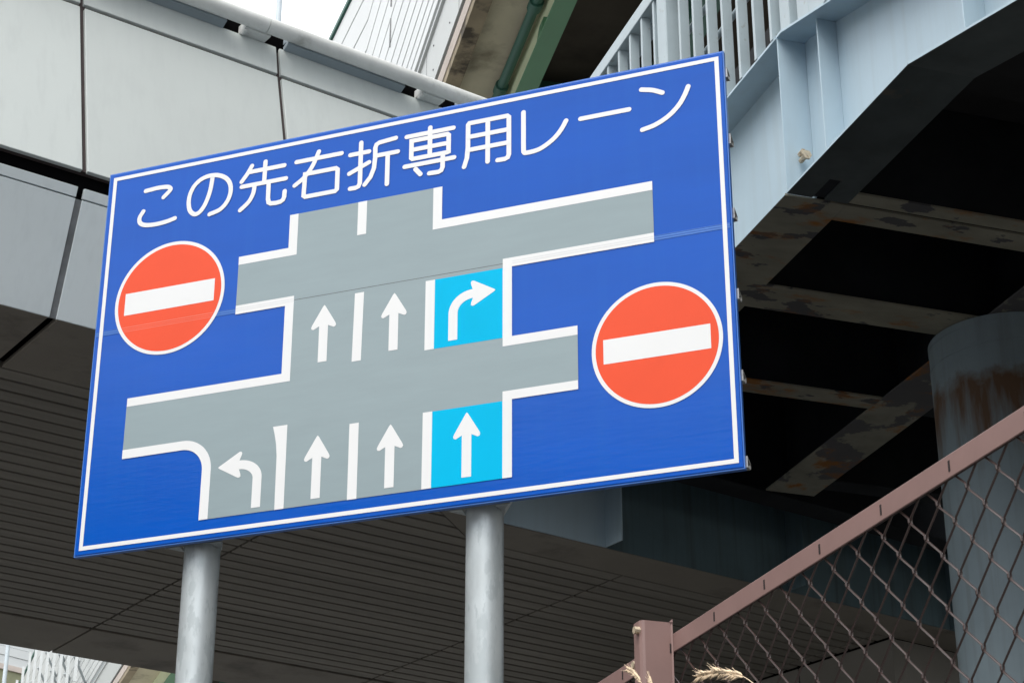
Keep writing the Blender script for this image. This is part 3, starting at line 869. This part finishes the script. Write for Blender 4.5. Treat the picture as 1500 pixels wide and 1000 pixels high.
# woven mesh
m = FE()
PITCH = 0.0457
KV, KZ = 3.155, 2.671
rw = 0.00208
j0, j1 = -34, 46
for j in range(j0, j1):
    va = KV + (2 * j) * PITCH * .5          # left edge of this wire
    vb = va + PITCH
    pts = []
    nrow = 31
    for i in range(-1, nrow):
        z = KZ - i * PITCH
        odd = (i + j) % 2
        v = va if odd else vb
        sgn = -1 if odd else 1
        # rounded bend hooking past the neighbour, front on one side and behind on the other
        v += -0.0016 if odd else 0.0016
        nj = fn + .0095
        jit = random.uniform(-.0004, .0004)
        s = 1 if odd else -1
        pts.append((nj + .0005 * sgn, v + s * .0046, z + .0062 + jit))
        pts.append((nj + .0030 * sgn, v + s * .0012, z + .0030 + jit))
        pts.append((nj + .0030 * sgn, v + s * .0008, z - .0022 + jit))
        pts.append((nj - .0012 * sgn, v + s * .0050, z - .0056 + jit))
    m.tube(pts, rw, 6)
m.build("wire_mesh", M['wire'], fe, smooth=True)
m = FE(); m.tube([(fn + .012, -.2, 2.703), (fn + .012, 7.4, 2.703)], .0016, 6); m.build("tension_wire", M['wire'], fe, smooth=True)

# low retaining wall that carries the fence (below the frame)
rw_ = thing("retaining_wall", N3 * (fn + .3) + V3 * 3.5, math.atan2(N3.y, N3.x), "low concrete wall that carries the brown chain-link fence", "wall")
m = MB(); m.box(-.45, .6, -6, 7, 0, 1.2); m.build("wall_body", M['concrete_wall'], rw_, bevel=.02)
m = MB(); m.box(-.47, .62, -6, 7, 1.2, 1.24); m.build("coping", M['concrete_wall'], rw_, bevel=.01)

# ================================================================== dry grass
def grass(root, path, nh, label, seed, ln0=.030):
    """root (n, v) on the wall top; path of (n, v, z) from the lowest point of the visible stalk to its tip; nh heads near the tip"""
    rnd = random.Random(seed)
    base = N3 * root[0] + V3 * root[1] + Vector((0, 0, 1.24))
    t = thing("dry_grass", base, 0, label, "dry grass", "dry grass stalks by the fence")
    def w(n, v, z): return N3 * n + V3 * v + Vector((0, 0, z)) - base
    a = w(*path[0])
    full = [Vector((0, 0, 0)), a * .35, a * .7] + [w(*p) for p in path]
    full = [Vector(p) for p in catmull([tuple(p) for p in full], 6)]
    m = MB(); m.tube(full, [.0013 - .0008 * i / len(full) for i in range(len(full))], 6); m.build("stem", M['straw'], t, smooth=True)
    m = MB()
    hp = full[-nh * 3:]
    for i in range(1, len(hp)):
        d = (hp[i] - hp[i - 1]).normalized()
        for k in range(2):
            side = 1 if (i + k) % 2 else -1
            dd = (d + Vector((rnd.uniform(-.1, .1), rnd.uniform(-.25, .25), side * rnd.uniform(.10, .34)))).normalized()
            ln = rnd.uniform(.85, 1.25) * ln0
            q = hp[i] - d * ln * .3 + Vector((0, 0, side * .002))
            prof_ = [.0005, .0017, .0024, .0022, .0014, .0006, .0002]
            m.tube([q + dd * ln * k_ / 6 + Vector((0, 0, -.002 * (k_ / 6) ** 2)) for k_ in range(7)], prof_, 7)
            m.tube([q + dd * ln * .8, q + dd * (ln + .010)], .00028, 4)
    m.build("spikelet", M['straw'], t, smooth=True)
grass((1.57, 2.75), [(1.60, 2.98, 2.338), (1.60, 3.06, 2.404), (1.60, 3.13, 2.453), (1.60, 3.20, 2.480), (1.60, 3.27, 2.498), (1.60, 3.33, 2.507)], 6,
      "drooping straw-coloured grass head in front of the chain-link mesh, right of the fence post", 3, .030)
grass((1.57, 3.35), [(1.60, 3.50, 2.450), (1.60, 3.545, 2.520), (1.60, 3.585, 2.558), (1.60, 3.625, 2.590), (1.60, 3.655, 2.607)], 4,
      "straw-coloured grass head leaning across the rail bolt, left of the fence post", 5, .020)
grass((1.57, 3.40), [(1.60, 3.50, 2.460), (1.60, 3.525, 2.525), (1.60, 3.545, 2.556)], 2,
      "small straw-coloured grass tip in front of the fence post's face", 8, .020)

# ================================================================== elevated expressway
N4 = Vector((0.97542947, 0.22031194, 0)); V4 = Vector((-0.22031194, 0.97542947, 0))
ex_s, ex_t = 14.0, 30.0
ew = thing("elevated_expressway", N4 * ex_s + V4 * ex_t, math.atan2(N4.y, N4.x),
           "elevated expressway with green girders, concrete slab and white noise wall above the bridges", "expressway")
# centre lines of the viaduct: first span up to the bend, second span beyond it
T_BEND = 38.0
def off2(s): return s + 0.0
class EW(MB):
    def build(s, *a, **k):
        s.v = [(x - ex_s, y - ex_t, z) for x, y, z in s.v]
        return super().build(*a, **k)
    def run(s, prof, t0=-30.0, t1=190.0):
        """sweep an (s, z) outline along the viaduct: straight, then bending left"""
        ts = [t0, T_BEND, t1]
        n = len(prof)
        rings = []
        for t in ts:
            dx_ = -BEND * max(0.0, t - T_BEND)
            rings.append([(p[0] + dx_, t, p[1]) for p in prof])
        a = sum(prof[i][0] * prof[(i + 1) % n][1] - prof[(i + 1) % n][0] * prof[i][1] for i in range(n))
        vs = [q for r_ in rings for q in r_]
        fs = []
        for i in range(2):
            for k in range(n):
                k2 = (k + 1) % n
                q = (i * n + k, (i + 1) * n + k, (i + 1) * n + k2, i * n + k2)
                fs.append(q if a < 0 else q[::-1])
        fs.append(tuple(range(n))); fs.append(tuple(2 * n + k for k in range(n - 1, -1, -1)))
        s._add(vs, fs)
    def rect(s, s0, s1, z0, z1, t0=-30.0, t1=190.0):
        s.run([(s0, z0), (s1, z0), (s1, z1), (s0, z1)], t0, t1)
BEND = 0.116
ZF, ZS = 19.0, 19.86          # girder bottom flange, slab underside
m = EW(); m.rect(6.26, 6.59, ZF, ZF + .03); m.build("girder_flange", M['green'], ew)
m = EW(); m.rect(6.41, 6.44, ZF + .03, ZS - .001); m.build("girder_web", M['green_pale'], ew)
m = EW()
for t in range(-4, 16):
    m.prism([(6.28, 16.0 + t * 2.45, ZF + .031), (6.40, 16.0 + t * 2.45, ZF + .031), (6.40, 16.0 + t * 2.45, ZF + .42), (6.34, 16.0 + t * 2.45, ZF + .42)], (0, .30, 0))
m.build("gusset_plate", M['green'], ew)
m = EW(); m.tube([(6.245, -20, ZS - .13), (6.245, T_BEND, ZS - .13)], .085, 14)
for t in range(-5, 16):
    m.tube([(6.245, 18.2 + t * 2.55, ZS - .13), (6.245, 18.42 + t * 2.55, ZS - .13)], .118, 14)
m.build("drain_pipe", M['green_dark'], ew, smooth=True)
for i, sg_ in enumerate((8.6, 11.2, 13.8, 16.4, 19.0)):
    m = EW(); m.rect(sg_ - .18, sg_ + .18, ZF, ZF + .03); m.rect(sg_ - .015, sg_ + .015, ZF + .03, ZS - .001); m.build("girder", M['green_dark'], ew)
for t in (28.3, 42.0, 12.0):
    m = EW(); m.box(6.45, 19.0, t, t + .3, ZF + .08, ZS - .003); m.build("cross_beam", M['green_dark'], ew)
m = EW()
m.rect(5.36, 6.42, ZS, ZS + .35)
m.build("deck_slab", M['conc_slab'], ew)
m = EW(); m.rect(6.422, 19.9, ZS + .003, ZS + .35); m.build("inner_deck_slab", M['conc_shaded'], ew)
m = EW()
for t in range(-6, 9):
    m.box(5.57, 6.24, 21.5 + t * 4.4, 21.53 + t * 4.4, ZS - .008, ZS - .001)
m.build("slab_joint", M['conc_edge'], ew)
m = EW(); m.rect(5.335, 5.56, ZS - .12, ZS - .0015); m.rect(5.29, 5.334, ZS - .12, ZS + .05); m.build("edge_beam", M['conc_edge'], ew)
m = EW(); m.rect(5.275, 5.334, ZS + .052, ZS + .36); m.build("edge_strip", M['conc_pale'], ew)
m = EW(); m.rect(5.30, 5.334, ZS + .362, ZS + .46); m.build("shadow_gap", M['black'], ew)
m = EW()
t = -29.7
while t < 185:
    m.rect(5.25, 5.30, ZS + .46, ZS + 1.50, t, min(t + 2.94, T_BEND + 152)) if False else None
    t += 3.0
m.rect(5.25, 5.30, ZS + .46, ZS + 1.50)
m.build("cladding_panel", M['clad'], ew)
m = EW()
for t in range(-8, 8):
    m.box(5.2465, 5.2495, 27.2 + t * 3.0, 27.225 + t * 3.0, ZS + .462, ZS + 1.498)
    for z in (.72, 1.22):
        m.tube([(5.2495, 28.0 + t * 1.5, ZS + z), (5.235, 28.0 + t * 1.5, ZS + z)], .018, 8)
m.build("cladding_bolt", M['joint_grey'], ew)
m = EW(); m.rect(5.20, 5.30, ZS + 1.52, ZS + 1.56); m.build("trim_line", M['white_wall'], ew)
m = EW(); m.rect(5.26, 5.32, ZS + 1.565, ZS + 1.86); m.build("trim_band", M['clad_dark'], ew)
# corrugated noise wall, its top dropping away beyond the footbridge
m = EW()
NW0, NW1 = ZS + 1.87, 28.8
zz = NW0
k = 0
while zz < NW1:
    h = 0.30 + 0.055 * k
    z1 = min(zz + h, NW1)
    m.run([(5.23, zz + .02), (5.30, zz), (5.30, z1 - .002), (5.23, z1 - .055), (5.23, zz + .05)])
    zz = z1; k += 1
m.build("noise_wall", M['white_wall'], ew)
m = EW(); m.rect(5.302, 5.34, NW0, NW1 - .05); m.build("wall_backing", M['rib_dark'], ew)
m = EW(); m.rect(5.18, 5.34, NW1, NW1 + .12); m.build("wall_cap", M['green_dark'], ew)
m = EW()
for i, t in enumerate((-2, 4, 10, 16, 22, 28, 34)):
    for z in range(7):
        m.tube([(5.229, t + .5, NW0 + .5 + 1.35 * z), (5.222, t + .5, NW0 + .5 + 1.0 * z)], .02, 6)
m.build("wall_bolt", M['joint_grey'], ew)
# posts and braces of the noise wall past the bend
for i in range(10):
    t = 76.5 + i * 2.6
    s_ = 5.23 - BEND * (t - T_BEND)
    m = EW(); m.box(s_ - .62, s_ - .50, t, t + .10, ZS + 1.9, ZS + 8)
    pst = m.build("wall_post", M['white_wall'], ew)
    for z in (2.9, 4.4, 5.9):
        m = EW(); m.tube([(s_ - .66, t + .05, ZS + z), (s_ - .05, t + 1.3, ZS + z - .9)], .05, 8); m.build("brace", M['clad_dark'], pst)
m = EW()
for t in (5.0, 52.0, 98.0):
    dx_ = -BEND * max(0.0, t - T_BEND)
    m.box(11.2 + dx_, 14.0 + dx_, t, t + 2.4, 0, 16.6); m.box(6.2 + dx_, 19.2 + dx_, t - .1, t + 2.5, 16.6, ZF - .01)
m.build("expressway_pier", M['conc_slab'], ew)

# ================================================================== far ramp with white barrier (lower left)
fr = thing("far_ramp", (-27.0, 107.3, 0), R(49.0), "distant ramp with white slatted barrier seen under the footbridge, far left", "ramp")
m = MB()
for k in range(9):
    m.box(-25, 6.0, -.08 - .03 * (k % 2), .08, 31.35 + k * .50, 31.82 + k * .50)
m.build("barrier", M['white_wall'], fr)
m = MB(); m.box(-25, 6.0, -.14, .10, 31.05, 31.34); m.build("kerb_beam", M['conc_pale'], fr)
m = MB(); m.box(-25, 6.0, -.05, 6.0, 28.5, 31.04); m.build("deck", M['olive'], fr)
m = MB(); m.box(-20, -18, 1.5, 4.5, 0, 28.49); m.box(0, 2, 1.5, 4.5, 0, 28.49); m.build("ramp_pier", M['conc_slab'], fr)

# ================================================================== lamp posts
def lamp(x, y, h, lab):
    t = thing("lamp_post", (x, y, 0), 0, lab, "lamp post", "pale lamp posts beyond the footbridge")
    m = MB(); m.tube([(0, 0, 0), (0, 0, h * .5), (0, 0, h)], [.10, .075, .055], 16); m.build("pole", M['pole_white'], t, smooth=True)
    m = MB(); m.tube([(0, 0, 0), (0, 0, .5)], .14, 16); m.build("base", M['pole_white'], t, smooth=True)
    m = MB(); m.tube([(0, 0, h), (.15, -.3, h + .35), (.6, -1.4, h + .6)], .04, 10); m.build("arm", M['pole_white'], t, smooth=True)
    m = MB(); m.prism([(.5, -1.25, h + .56), (.75, -1.3, h + .56), (.95, -2.0, h + .64), (.72, -2.05, h + .64)], (0, 0, .12)); m.build("lamp_head", M['clad_dark'], t, bevel=.02)
lamp(-4.65, 33.5, 26.5, "slim pale lamp post standing against the sky above the footbridge coping")
lamp(-15.15, 58.5, 22.0, "slim pale lamp post in front of the far white ramp, under the footbridge")
